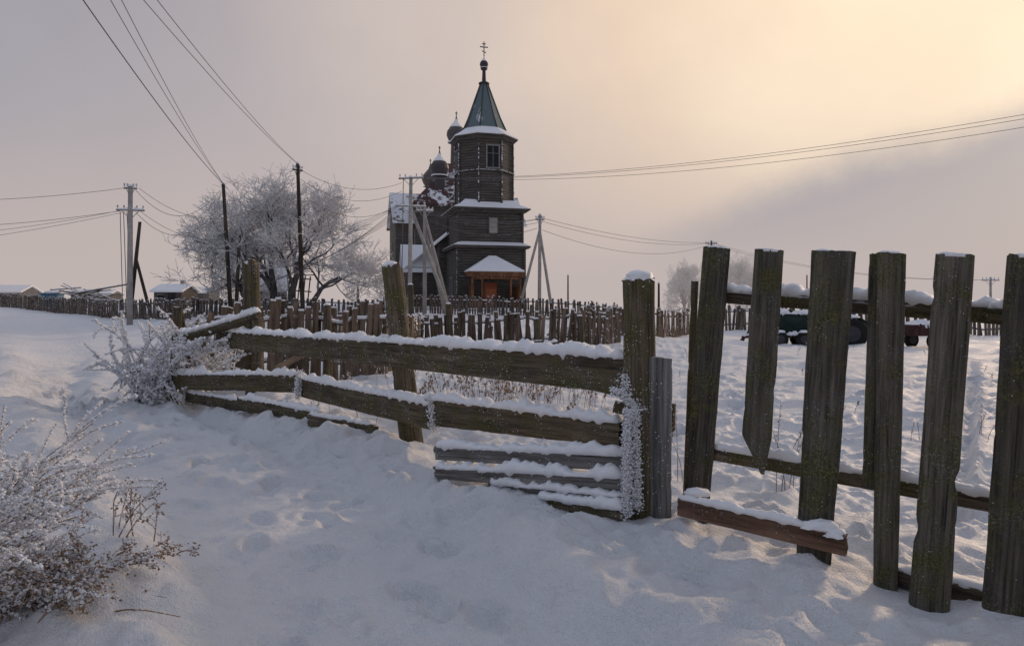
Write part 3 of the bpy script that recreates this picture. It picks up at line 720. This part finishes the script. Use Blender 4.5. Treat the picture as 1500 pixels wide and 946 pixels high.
# ------------------------------------------------------------------ sheds / houses
def shed(name,u,d,w_,dp,hw,hr,rz,mat=M_shedw,dz=0,win_=False):
    x=u*d;z=Hs(x,d)+dz;e=empty(name,(x,d,z),rz)
    a=MB();a.box((0,0,hw/2-.2),(w_,dp,hw+.4));
    a.poly([(-w_/2,-dp/2,hw),(w_/2,-dp/2,hw),(w_/2,dp/2,hw),(-w_/2,dp/2,hw),(-w_/2,0,hw+hr),(w_/2,0,hw+hr)],[(0,1,5,4),(2,3,4,5),(0,4,3),(1,2,5)])
    a.build("walls",mat,e)
    s=MB();gable(s,-w_/2,w_/2,-dp/2,dp/2,hw+.04,hw+hr+.04,'x',.2,.3);s.build("snowy_roof",M_snowcap,e)
    q=MB();q.box((w_*.15,-dp/2-.03,.8),(.8,.06,1.5));q.box((-w_*.25,-dp/2-.03,hw*.6),(.6,.06,.5));q.build("door_and_window",M_glass,e)
    q=MB();q.box((-w_*.25,-dp/2-.05,hw*.6+.3),(.8,.08,.08));q.box((-w_*.25,-dp/2-.05,hw*.6-.3),(.8,.08,.08));q.box((w_*.15,-dp/2-.05,1.6),(1.,.08,.1));q.build("trim",M_frame,e)
    if win_: 
        q=MB();q.box((w_*.2,.3,hw+hr+.2),(.4,.4,.8));q.build("chimney",M_conc,e);q=MB();lump(q,(w_*.2,.3,hw+hr+.6),.25,.25,.12,2);q.build("chimney_snow",M_snowcap,e,True)
shed("log_house",-.75,92,7.5,5,1.8,.8,.15)
shed("wooden_shed",-.608,82,4.2,3.4,1.3,.45,.1)
shed("log_house",-.492,72,3.0,3.,1.5,.6,-.1,win_=True)
shed("wooden_shed",-.455,84,3.2,3,1.5,.5,.0)
x,y=-.352*55,55;z=Hs(x,y);e=empty("steep_roofed_shed",(x,y,z),.25)
a=MB();a.box((0,0,.7),(2.2,2.4,1.8));a.build("walls",M_shedw,e)
s=MB();s.poly([(-1.3,-1.5,1.5),(1.3,-1.5,1.5),(1.15,.2,3.5),(-1.15,.2,3.5),(-1.3,-1.5,1.36),(1.3,-1.5,1.36),(1.15,.25,3.36),(-1.15,.25,3.36)],[(0,1,2,3),(4,7,6,5),(0,4,5,1),(1,5,6,2),(2,6,7,3),(3,7,4,0)])
s.poly([(-1.15,.25,3.5),(1.15,.25,3.5),(1.3,1.6,1.5),(-1.3,1.6,1.5)],[(0,1,2,3)]);s.build("snowy_roof",M_snowcap,e)
a=MB();a.poly([(-1.08,-1.2,1.6),(-1.08,1.2,1.6),(-1.08,.2,3.3)],[(0,1,2)]);a.poly([(1.08,-1.2,1.6),(1.08,1.2,1.6),(1.08,.2,3.3)],[(0,2,1)]);a.box((.3,-1.23,.7),(.7,.06,1.4));a.build("gable_boards",M_pole,e)
e=empty("wooden_frame_rack",(-18.2,55,1));a=MB();zz=Hs(-18.2,55)
for k in range(5):
    x=-18.0+k*.4;a.tube([(x-.15,55,zz-.2),(x+.1,55.2,zz+3.3-.15*k)],.05,6)
for h in(.8,1.6,2.6):a.tube([(-18.3,55,zz+h),(-16.2,55.1,zz+h-.15)],.05,6)
o=a.build("poles",M_pole);ch(o,e)
x,y=-.674*60,60;z=Hs(x,y);e=empty("blue_utility_cabinet",(x,y,z))
a=MB();a.box((0,0,.75),(1.5,1.0,1.3));a.box((.0,0,1.45),(1.65,1.15,.1));a.box((-.37,-.52,.75),(.66,.03,1.1));a.box((.37,-.52,.75),(.66,.03,1.1));a.box((0,0,.0),(1.3,.8,.3));a.build("cabinet",M_blue,e)
s=MB();lump(s,(0,0,1.5),.8,.55,.2,3);s.build("snow",M_snowcap,e,True)

# ------------------------------------------------------------------ farm machinery on the right
def wheel(mb,hub,c,r,wd):
    R=Matrix.Rotation(math.pi/2,3,'X')
    def L(prof,m):
        n=20;b=len(m.v)
        for rr,zz in prof:
            for k in range(n):
                t=2*math.pi*k/n;p=R@Vector((rr*math.cos(t),rr*math.sin(t),zz));m.v.append((c[0]+p.x,c[1]+p.y,c[2]+p.z))
        for i in range(len(prof)-1):
            for k in range(n):
                k2=(k+1)%n;m.f.append((b+i*n+k,b+i*n+k2,b+(i+1)*n+k2,b+(i+1)*n+k))
        m.f.append(tuple(b+k for k in range(n))[::-1]);m.f.append(tuple(b+(len(prof)-1)*n+k for k in range(n)))
    L([(r*.55,-wd/2),(r*.9,-wd/2),(r,-wd*.3),(r,wd*.3),(r*.9,wd/2),(r*.55,wd/2)],mb)
    L([(r*.52,-wd*.53),(r*.5,-wd*.4),(r*.2,-wd*.56),(r*.2,wd*.56),(r*.5,wd*.4),(r*.52,wd*.53)],hub)
x,y=.405*29,29;z=Hs(x,y)
tr=empty("tank_trailer",(x,y,z-.03),-.15)
a=MB();b=len(a.v);n=20
for xx,rr in((-.95,.0),(-.93,.38),(-.85,.48),(.85,.48),(.93,.38),(.95,.0)):
    for k in range(n):
        t=2*math.pi*k/n;a.v.append((xx,rr*math.cos(t),.95+rr*math.sin(t)))
for i in range(5):
    for k in range(n):
        k2=(k+1)%n;a.f.append((b+i*n+k,b+i*n+k2,b+(i+1)*n+k2,b+(i+1)*n+k))
a.lathe((0,0,1.4),[(.2,0),(.2,.12),(.05,.14)],12);a.build("tank",M_green,tr,True)
a=MB();a.box((0,-.35,.42),(2.2,.1,.12));a.box((0,.35,.42),(2.2,.1,.12));a.box((-.6,0,.42),(.1,.9,.1));a.box((.6,0,.42),(.1,.9,.1));a.tube([(-1.1,-.3,.42),(-1.9,0,.35)],.05,6);a.tube([(-1.1,.3,.42),(-1.9,0,.35)],.05,6)
for k in range(6): a.tube([(-1.9-.02*k,-.2+.1*k,.15),(-1.6+.08*k,-.2+.1*k,.8),(-1.2,-.2+.1*k,.6)],.025,5)
a.build("chassis",M_rust,tr)
a=MB();hb=MB()
for xx in(-.45,.5):
    for yy in(-.5,.5): wheel(a,hb,(xx,yy,.30),.33,.2)
a.build("tyres",M_rub,tr);hb.build("wheel_hubs",M_tin,tr)
s=MB();snowcap(s,(-.9,0,1.36),(.9,0,1.36),.70,.2,6);snowcap(s,(-1.1,-.40,.48),(1.1,-.40,.48),.22,.12,8)
for xx in(-.45,.5): lump(s,(xx,-.5,.6),.22,.12,.1,3)
for k in range(6): snowcap(s,(-1.85,-.2+.1*k,.4),(-1.25,-.2+.1*k,.68),.06,.05,k)
s.build("snow",M_snowcap,tr,True)
x,y=.478*29,29;z=Hs(x,y)
tr=empty("old_tractor",(x,y,z-.03),-.35)
a=MB();a.box((-.55,0,.85),(1.2,.5,.5));a.box((-.55,0,1.13),(1.1,.42,.08));a.box((-1.18,0,.85),(.06,.44,.42));a.box((.25,0,.7),(.7,.45,.4));a.box((.35,-.0,1.1),(.45,.45,.08));a.box((.58,0,1.3),(.07,.45,.45))
a.tube([(-.5,.1,1.1),(-.5,.1,1.65)],.035,8);a.tube([(0,0,.95),(.12,0,1.3)],.02,6)
for yy in(-.55,.55):
    for k in range(7):
        t=math.pi*(.12+.76*k/7);t2=math.pi*(.12+.76*(k+1)/7)
        a.tube([(.45+.72*math.cos(t),yy,.62+.68*math.sin(t)),(.45+.72*math.cos(t2),yy,.62+.68*math.sin(t2))],.05,4)
a.build("body",M_green,tr)
a=MB();hb=MB()
for yy in(-.62,.62): wheel(a,hb,(.45,yy,.60),.62,.3);wheel(a,hb,(-.95,yy*.85,.33),.34,.18)
a.build("tyres",M_rub,tr);hb.build("wheel_hubs",M_tin,tr)
s=MB();snowcap(s,(-1.15,0,1.16),(0,0,1.16),.48,.18,3);lump(s,(.35,0,1.12),.25,.22,.18,3)
for yy in(-.6,.6):lump(s,(.45,yy,1.28),.3,.15,.12,5);lump(s,(-.95,yy*.85,.64),.18,.1,.1,4)
s.build("snow",M_snowcap,tr,True)
x,y=.598*26,26;z=Hs(x,y)
tr=empty("farm_cart",(x,y,z-.03),.2)
a=MB();a.box((0,0,.50),(1.4,1.1,.08))
for yy in(-.53,.53):a.box((0,yy,.70),(1.4,.05,.36))
for xx in(-.68,.68):a.box((xx,0,.70),(.05,1.02,.36))
for xx in(-.5,0,.5):a.box((xx,-.57,.70),(.06,.04,.44))
a.tube([(-.75,0,.45),(-1.4,0,.35)],.05,6);a.build("box_body",M_rust,tr)
a=MB();hb=MB()
for yy in(-.55,.55): wheel(a,hb,(.1,yy,.27),.30,.16)
a.build("tyres",M_rub,tr);hb.build("wheel_hubs",M_tin,tr)
s=MB();snowcap(s,(-.7,0,.84),(.7,0,.84),1.05,.24,3);s.build("snow",M_snowcap,tr,True)
x,y=.735*24,24;z=Hs(x,y)
e=empty("metal_barrel",(x,y,z));a=MB();a.lathe((0,0,0),[(.28,0),(.29,.02),(.28,.3),(.3,.32),(.28,.34),(.28,.6),(.3,.62),(.28,.64),(.29,.9),(.24,.9)],18);a.build("barrel",M_tin,e,True)
s=MB();lump(s,(0,0,.9),.27,.27,.16,2);s.build("snow",M_snowcap,e,True)

# ------------------------------------------------------------------ trees & shrubs
def branch(mbT,mbF,p,d,L,r,depth,rd,spread=.7,up=.08,kids=(4,6),segs=5,frost_from=2,minr=.006,droop=0):
    pts=[p.copy()];rad=[r];q=p.copy();dd=d.copy()
    for i in range(segs):
        dd=(dd+Vector((rd.gauss(0,.16),rd.gauss(0,.16),rd.gauss(0,.12)+up-droop*i*.1))).normalized()
        q=q+dd*(L/segs);pts.append(q.copy());rad.append(max(minr,r*(1-.6*(i+1)/segs)))
    (mbF if depth<=frost_from else mbT).tube(pts,rad,3 if depth<=1 else (5 if depth<4 else 8),False)
    if depth==0:return
    for k in range(rd.randint(*kids)):
        t=rd.uniform(.3,1.0);i=min(segs-1,int(t*segs));f_=t*segs-i
        b=pts[i].lerp(pts[i+1],min(1,f_))
        dv=(pts[i+1]-pts[i]).normalized()
        rv=Vector((rd.gauss(0,1),rd.gauss(0,1),rd.gauss(.15,.7))).normalized()
        nd=(dv*(1-spread*.5)+rv*spread).normalized()
        branch(mbT,mbF,b,nd,L*rd.uniform(.5,.78),max(minr,rad[i]*.55),depth-1,rd,spread,up,kids,max(3,segs-1),frost_from,minr,droop+.15)
M_frosttwig=plain("frosted_twig",(.70,.69,.69),.8,.2,2)
def tree(loc,seed,trunks,depth=5,minr=.012):
    rd=random.Random(seed);a=MB();f=MB()
    for (dx,dy,L,ax) in trunks:
        branch(a,f,Vector((dx,dy,-.3)),Vector(ax).normalized(),L,.06*L,depth,rd,spread=.72,up=.05,kids=(4,6),frost_from=2,minr=minr)
    e=empty("frosty_tree",loc)
    a.build("trunk_and_limbs",M_bark,e,True);f.build("frosted_twigs",M_frosttwig,e,True)
    return e
x,y=-.375*48,48
te=tree((x,y,Hs(x,y)),11,[(0,0,5.0,(-.35,.1,1)),(1.0,.4,5.4,(.15,0,1)),(2.4,.2,5.2,(.35,-.1,1)),(.3,-.3,4.4,(-.7,0,1)),(3.4,0,4.0,(.6,.1,1))],5,.015)
m1=te.children[0].data;m2=te.children[1].data
def tinst(x,y,sc_,rz):
    e=empty("frosty_tree",(x,y,Hs(x,y)),rz);e.scale=(sc_*.7,sc_*.7,sc_)
    for nm,mm in(("trunk_and_limbs",m1),("frosted_twigs",m2)):
        o=bpy.data.objects.new(nm,mm);scene.collection.objects.link(o);o.parent=e
tinst(33,130,1.0,1.0);tinst(45,132,1.15,2.2);tinst(90,190,.9,.4)

def frost_on(mb,pts,rd,n,r):
    for i in range(n):
        k=rd.randrange(len(pts)-1);t=rd.random();p=Vector(pts[k]).lerp(Vector(pts[k+1]),t)
        mb.blob(p+Vector((rd.gauss(0,r*.5),rd.gauss(0,r*.5),rd.gauss(r*.4,r*.5))),r*rd.uniform(.4,1.3),rd)
def weed(name,root,stems,seed,hgt,reach,lean,frost_r,n_side=5,head=0,den=1.,droop=1.):
    rd=random.Random(seed);e=empty(name,root);a=MB();f=MB();h=MB()
    for s_ in range(stems):
        ang=rd.uniform(0,2*math.pi);p=Vector((rd.gauss(0,.07),rd.gauss(0,.07),-.05));d=Vector((math.cos(ang)*reach+lean[0],math.sin(ang)*reach+lean[1],1)).normalized()
        L=hgt*rd.uniform(.6,1.15);seg=9;pts=[p.copy()]
        for i in range(seg):
            d=(d+Vector((lean[0]*.12*droop+rd.gauss(0,.05),lean[1]*.12*droop+rd.gauss(0,.05),(-.07-.05*reach)*droop))).normalized();p=p+d*L/seg;pts.append(p.copy())
        a.tube(pts,[.005*(1-.6*i/seg) for i in range(seg+1)],4,False)
        frost_on(f,pts[2:],rd,int(45*den*L/.6),frost_r)
        for k in range(n_side):
            i=rd.randint(3,seg-1);b=pts[i];dd=((pts[i]-pts[i-1]).normalized()+Vector((rd.gauss(0,.7),rd.gauss(0,.7),rd.gauss(.1,.4)))).normalized()
            l=L*rd.uniform(.12,.34);pp=[b]
            for j in range(4):
                dd=(dd+Vector((rd.gauss(0,.15),rd.gauss(0,.15),-.05))).normalized();pp.append(pp[-1]+dd*l/4)
            a.tube(pp,[.0028,.0025,.002,.0018,.0015],3,False)
            frost_on(f,pp,rd,int(26*den*l/.12),frost_r*.9)
            if head:
                for q in range(head):
                    h.blob(pp[-1]+Vector((rd.gauss(0,.014),rd.gauss(0,.014),rd.gauss(0,.014))),rd.uniform(.004,.010),rd)
    a.build("stems",M_stalk,e,True);f.build("frost",M_snowcap,e,True)
    if h.v:h.build("seed_heads",M_stalk,e)
def R(u,d): x=u*d;return (x,d,Hs(x,d))
weed("frosted_bush",R(-.94,3.25),15,1,1.25,.22,(.55,.05),.0095,8,0,1.3,.6)
weed("frosted_bush",R(-.97,3.0),9,2,1.3,.2,(.6,.1),.010,8,0,1.3,.5)
weed("frosted_bush",R(-.99,3.5),9,22,1.45,.15,(.80,.0),.0095,8,0,1.2,.6)
weed("frosted_bush",R(-.86,5.2),9,12,.8,.4,(.3,.1),.013,7)
weed("dry_weed_clump",R(-.665,3.45),34,3,.34,.55,(.10,0),.010,6,5,1.1)
weed("dry_weed_clump",R(-.72,3.5),22,13,.30,.6,(.0,0),.010,6,4,1.1)
weed("dry_weed_clump",R(-.61,3.75),9,4,.34,.5,(.3,0),.008,6,7)
weed("dry_weed_clump",R(-.565,4.35),6,14,.42,.3,(.1,0),.006,5,8)
weed("dry_weed_clump",R(-.52,4.15),4,15,.25,.7,(.4,0),.006,5,6)
weed("dry_weed_stem",R(-.57,3.62),2,5,.36,.1,(1.8,-.1),.004,1,3)
rd=random.Random(21);e=empty("frosted_bush",(-5.95,11.9,Hs(-5.95,11.9)));a=MB();f=MB()
for k in range(44):
    p=Vector((rd.uniform(-.6,.6),rd.uniform(-.4,.4),0));d=Vector((rd.gauss(-.02,.38),rd.gauss(0,.3),1.1)).normalized();L=rd.uniform(.8,2.25);pts=[p.copy()]
    for i in range(10):
        d=(d+Vector((rd.gauss(0,.13),rd.gauss(0,.13),-.075))).normalized();p=p+d*L/10;pts.append(p.copy())
    a.tube(pts,[.012*(1-.7*i/10) for i in range(11)],4,False);frost_on(f,pts,rd,int(130*L),.026)
    for q in range(5):
        b=pts[rd.randint(3,9)];dd=Vector((rd.gauss(0,1),rd.gauss(0,1),rd.gauss(.2,.6))).normalized();pp=[b]
        for j in range(4): dd=(dd+Vector((rd.gauss(0,.2),rd.gauss(0,.2),-.1))).normalized();pp.append(pp[-1]+dd*.1)
        a.tube(pp,.005,3,False);frost_on(f,pp,rd,36,.02)
a.build("branches",M_bark,e,True);f.build("frost",M_snowcap,e,True)
def stalks(name,spots,seed,hs=(.35,.75),rr=1.):
    rd=random.Random(seed);e=empty(name,(spots[0][0],spots[0][1],0));a=MB();h=MB();f=MB()
    for (x,y) in spots:
        z=Hs(x,y)-.03;L=rd.uniform(*hs);ln=Vector((rd.gauss(.05,.16),rd.gauss(0,.1),0));pts=[]
        for i in range(7):
            t=i/6;pts.append(Vector((x,y,z+L*t))+ln*(t*t*L*1.6))
        a.tube(pts,[.004,.004,.0035,.003,.003,.002,.002],3,False)
        for i in range(20):
            t=rd.uniform(.55,1.);p=pts[int(t*6*.999)].lerp(pts[min(6,int(t*6*.999)+1)],rd.random());(h if rd.random()<.5 else f).blob(p+Vector((rd.gauss(0,.012),rd.gauss(0,.012),0))*rr,rd.uniform(.005,.012)*rr,rd,1.8)
    o=a.build("stems",M_stalk,None,True);ch(o,e);o=h.build("seed_heads",M_stalk);ch(o,e);o=f.build("frost",M_frost);ch(o,e)
rd=random.Random(31)
sp=[]
for k in range(170):
    d=rd.uniform(8.5,12.5);u=rd.gauss(.01,.08);sp.append((u*d,d))
stalks("dry_grass",sp,1,rr=1.3)
sp=[]
for k in range(28):
    d=rd.uniform(9,13);u=rd.uniform(-.30,-.12);sp.append((u*d,d))
stalks("dry_grass",sp,4,(.25,.45))
sp=[(.41*6+rd.gauss(0,.08),6+rd.gauss(0,.1)) for k in range(6)]+[(.24*6.5+rd.gauss(0,.06),6.5) for k in range(5)]
stalks("dry_grass",sp,2,(.5,.85),.6)
stalks("dry_grass",[(.595*8+rd.gauss(0,.05),8+rd.gauss(0,.1)) for k in range(3)]+[(.695*8+rd.gauss(0,.08),8) for k in range(3)],3,(.25,.42),.6)
stalks("dry_grass",[(rd.uniform(2,14),rd.uniform(9,24)) for k in range(50)],6,(.12,.35),.8)

# ------------------------------------------------------------------ ground mist beyond the village
hz=MB();hz.box((0,535,15),(2400,930,36));mist=hz.build("mist_layer",M_snow)
mm=bpy.data.materials.new("mist");mm.use_nodes=True;nt=mm.node_tree;nt.nodes.clear()
out=nt.nodes.new("ShaderNodeOutputMaterial");ab=nt.nodes.new("ShaderNodeVolumeAbsorption");ab.inputs[0].default_value=(0,0,0,1);D=.0046;ab.inputs[1].default_value=D
em=nt.nodes.new("ShaderNodeEmission");em.inputs[0].default_value=(.52,.45,.435,1);em.inputs[1].default_value=D  # mist glows by itself: emission stands in for scattered skylight
ad=nt.nodes.new("ShaderNodeAddShader");nt.links.new(ab.outputs[0],ad.inputs[0]);nt.links.new(em.outputs[0],ad.inputs[1]);nt.links.new(ad.outputs[0],out.inputs["Volume"])
mist.data.materials.clear();mist.data.materials.append(mm)

# ------------------------------------------------------------------ sky
SUN_AZ,SUN_EL=math.radians(42),math.radians(13)
world=bpy.data.worlds.new("World");scene.world=world;world.use_nodes=True;nt=world.node_tree;nt.nodes.clear()
out=nt.nodes.new("ShaderNodeOutputWorld")
sky=nt.nodes.new("ShaderNodeTexSky");sky.sky_type='NISHITA';sky.sun_disc=False;sky.sun_elevation=SUN_EL;sky.sun_rotation=SUN_AZ
bg1=nt.nodes.new("ShaderNodeBackground");bg1.inputs[1].default_value=.07;nt.links.new(sky.outputs[0],bg1.inputs[0])
tc=nt.nodes.new("ShaderNodeTexCoord").outputs["Generated"]
nrm=nt.nodes.new("ShaderNodeVectorMath");nrm.operation='NORMALIZE';nt.links.new(tc,nrm.inputs[0]);dv=nrm.outputs[0]
sx=nt.nodes.new("ShaderNodeSeparateXYZ");nt.links.new(dv,sx.inputs[0])
az=madd(nt,'ARCTAN2',sx.outputs[0],sx.outputs[1]);az=madd(nt,'MULTIPLY',az,57.2958)
el=madd(nt,'ARCSINE',sx.outputs[2],0.);el=madd(nt,'MULTIPLY',el,57.2958)
dt=nt.nodes.new("ShaderNodeVectorMath");dt.operation='DOT_PRODUCT';nt.links.new(dv,dt.inputs[0])
ga,ge_=math.radians(33),math.radians(18);dt.inputs[1].default_value=(math.sin(ga)*math.cos(ge_),math.cos(ga)*math.cos(ge_),math.sin(ge_))
n1=noi(nt,dv,2.2,5,.55)
gl=madd(nt,'ADD',dt.outputs["Value"],madd(nt,'MULTIPLY',madd(nt,'SUBTRACT',n1,.5),.18))
col=ramp(nt,gl,[(0.,(.32,.35,.44)),(.38,(.40,.385,.43)),(.62,(.49,.44,.455)),(.82,(.70,.585,.52)),(.92,(.94,.72,.54)),(1.,(1.10,.88,.64))]).outputs[0]
def sms(v,a,b):
    m=nt.nodes.new("ShaderNodeMapRange");m.interpolation_type='SMOOTHSTEP';m.inputs[1].default_value=a;m.inputs[2].default_value=b;nt.links.new(v,m.inputs[0]);return m.outputs[0]
col=mixc(nt,madd(nt,'MULTIPLY',sms(el,30,62),.95),col,(.45,.50,.63))
hzf=madd(nt,'MULTIPLY',sms(el,16,0),.6);col=mixc(nt,hzf,col,(.67,.52,.45))
n2=noi(nt,dv,3.5,6,.6)
line=madd(nt,'ADD',madd(nt,'MULTIPLY',az,.29),2.6)
edge=madd(nt,'SUBTRACT',line,el);edge=madd(nt,'ADD',edge,madd(nt,'MULTIPLY',madd(nt,'SUBTRACT',n2,.5),8.))
cm=madd(nt,'MULTIPLY',sms(edge,-1.6,3.2),sms(az,4,19));cm=madd(nt,'MULTIPLY',cm,sms(az,110,60))
cm=madd(nt,'MULTIPLY',cm,madd(nt,'SUBTRACT',1.,madd(nt,'MULTIPLY',sms(el,5,0),.45)))
col=mixc(nt,madd(nt,'MULTIPLY',cm,.96),col,(.275,.28,.345))
mv=nt.nodes.new("ShaderNodeHueSaturation");nt.links.new(col,mv.inputs["Color"]);nt.links.new(madd(nt,'ADD',.88,madd(nt,'MULTIPLY',noi(nt,dv,4,5,.55),.24)),mv.inputs["Value"])
bg2=nt.nodes.new("ShaderNodeBackground");nt.links.new(mv.outputs[0],bg2.inputs[0]);bg2.inputs[1].default_value=.98
mx=nt.nodes.new("ShaderNodeMixShader");mx.inputs[0].default_value=.9;nt.links.new(bg1.outputs[0],mx.inputs[1]);nt.links.new(bg2.outputs[0],mx.inputs[2]);nt.links.new(mx.outputs[0],out.inputs[0])

sl=bpy.data.lights.new("sun",'SUN');sl.energy=2.5;sl.angle=math.radians(6);sl.color=(1,.72,.48)
so=bpy.data.objects.new("sun",sl);scene.collection.objects.link(so)
sd=Vector((math.sin(SUN_AZ)*math.cos(SUN_EL),math.cos(SUN_AZ)*math.cos(SUN_EL),math.sin(SUN_EL)))
so.rotation_euler=sd.to_track_quat('Z','Y').to_euler();so.location=(30,30,20)

cam=bpy.data.cameras.new("camera");cam.lens=24;cam.sensor_width=36;cam.shift_y=-.0187;cam.clip_end=6000
cobj=bpy.data.objects.new("camera",cam);scene.collection.objects.link(cobj);cobj.location=(0,0,EYE);cobj.rotation_euler=(math.radians(90),0,0)
scene.camera=cobj
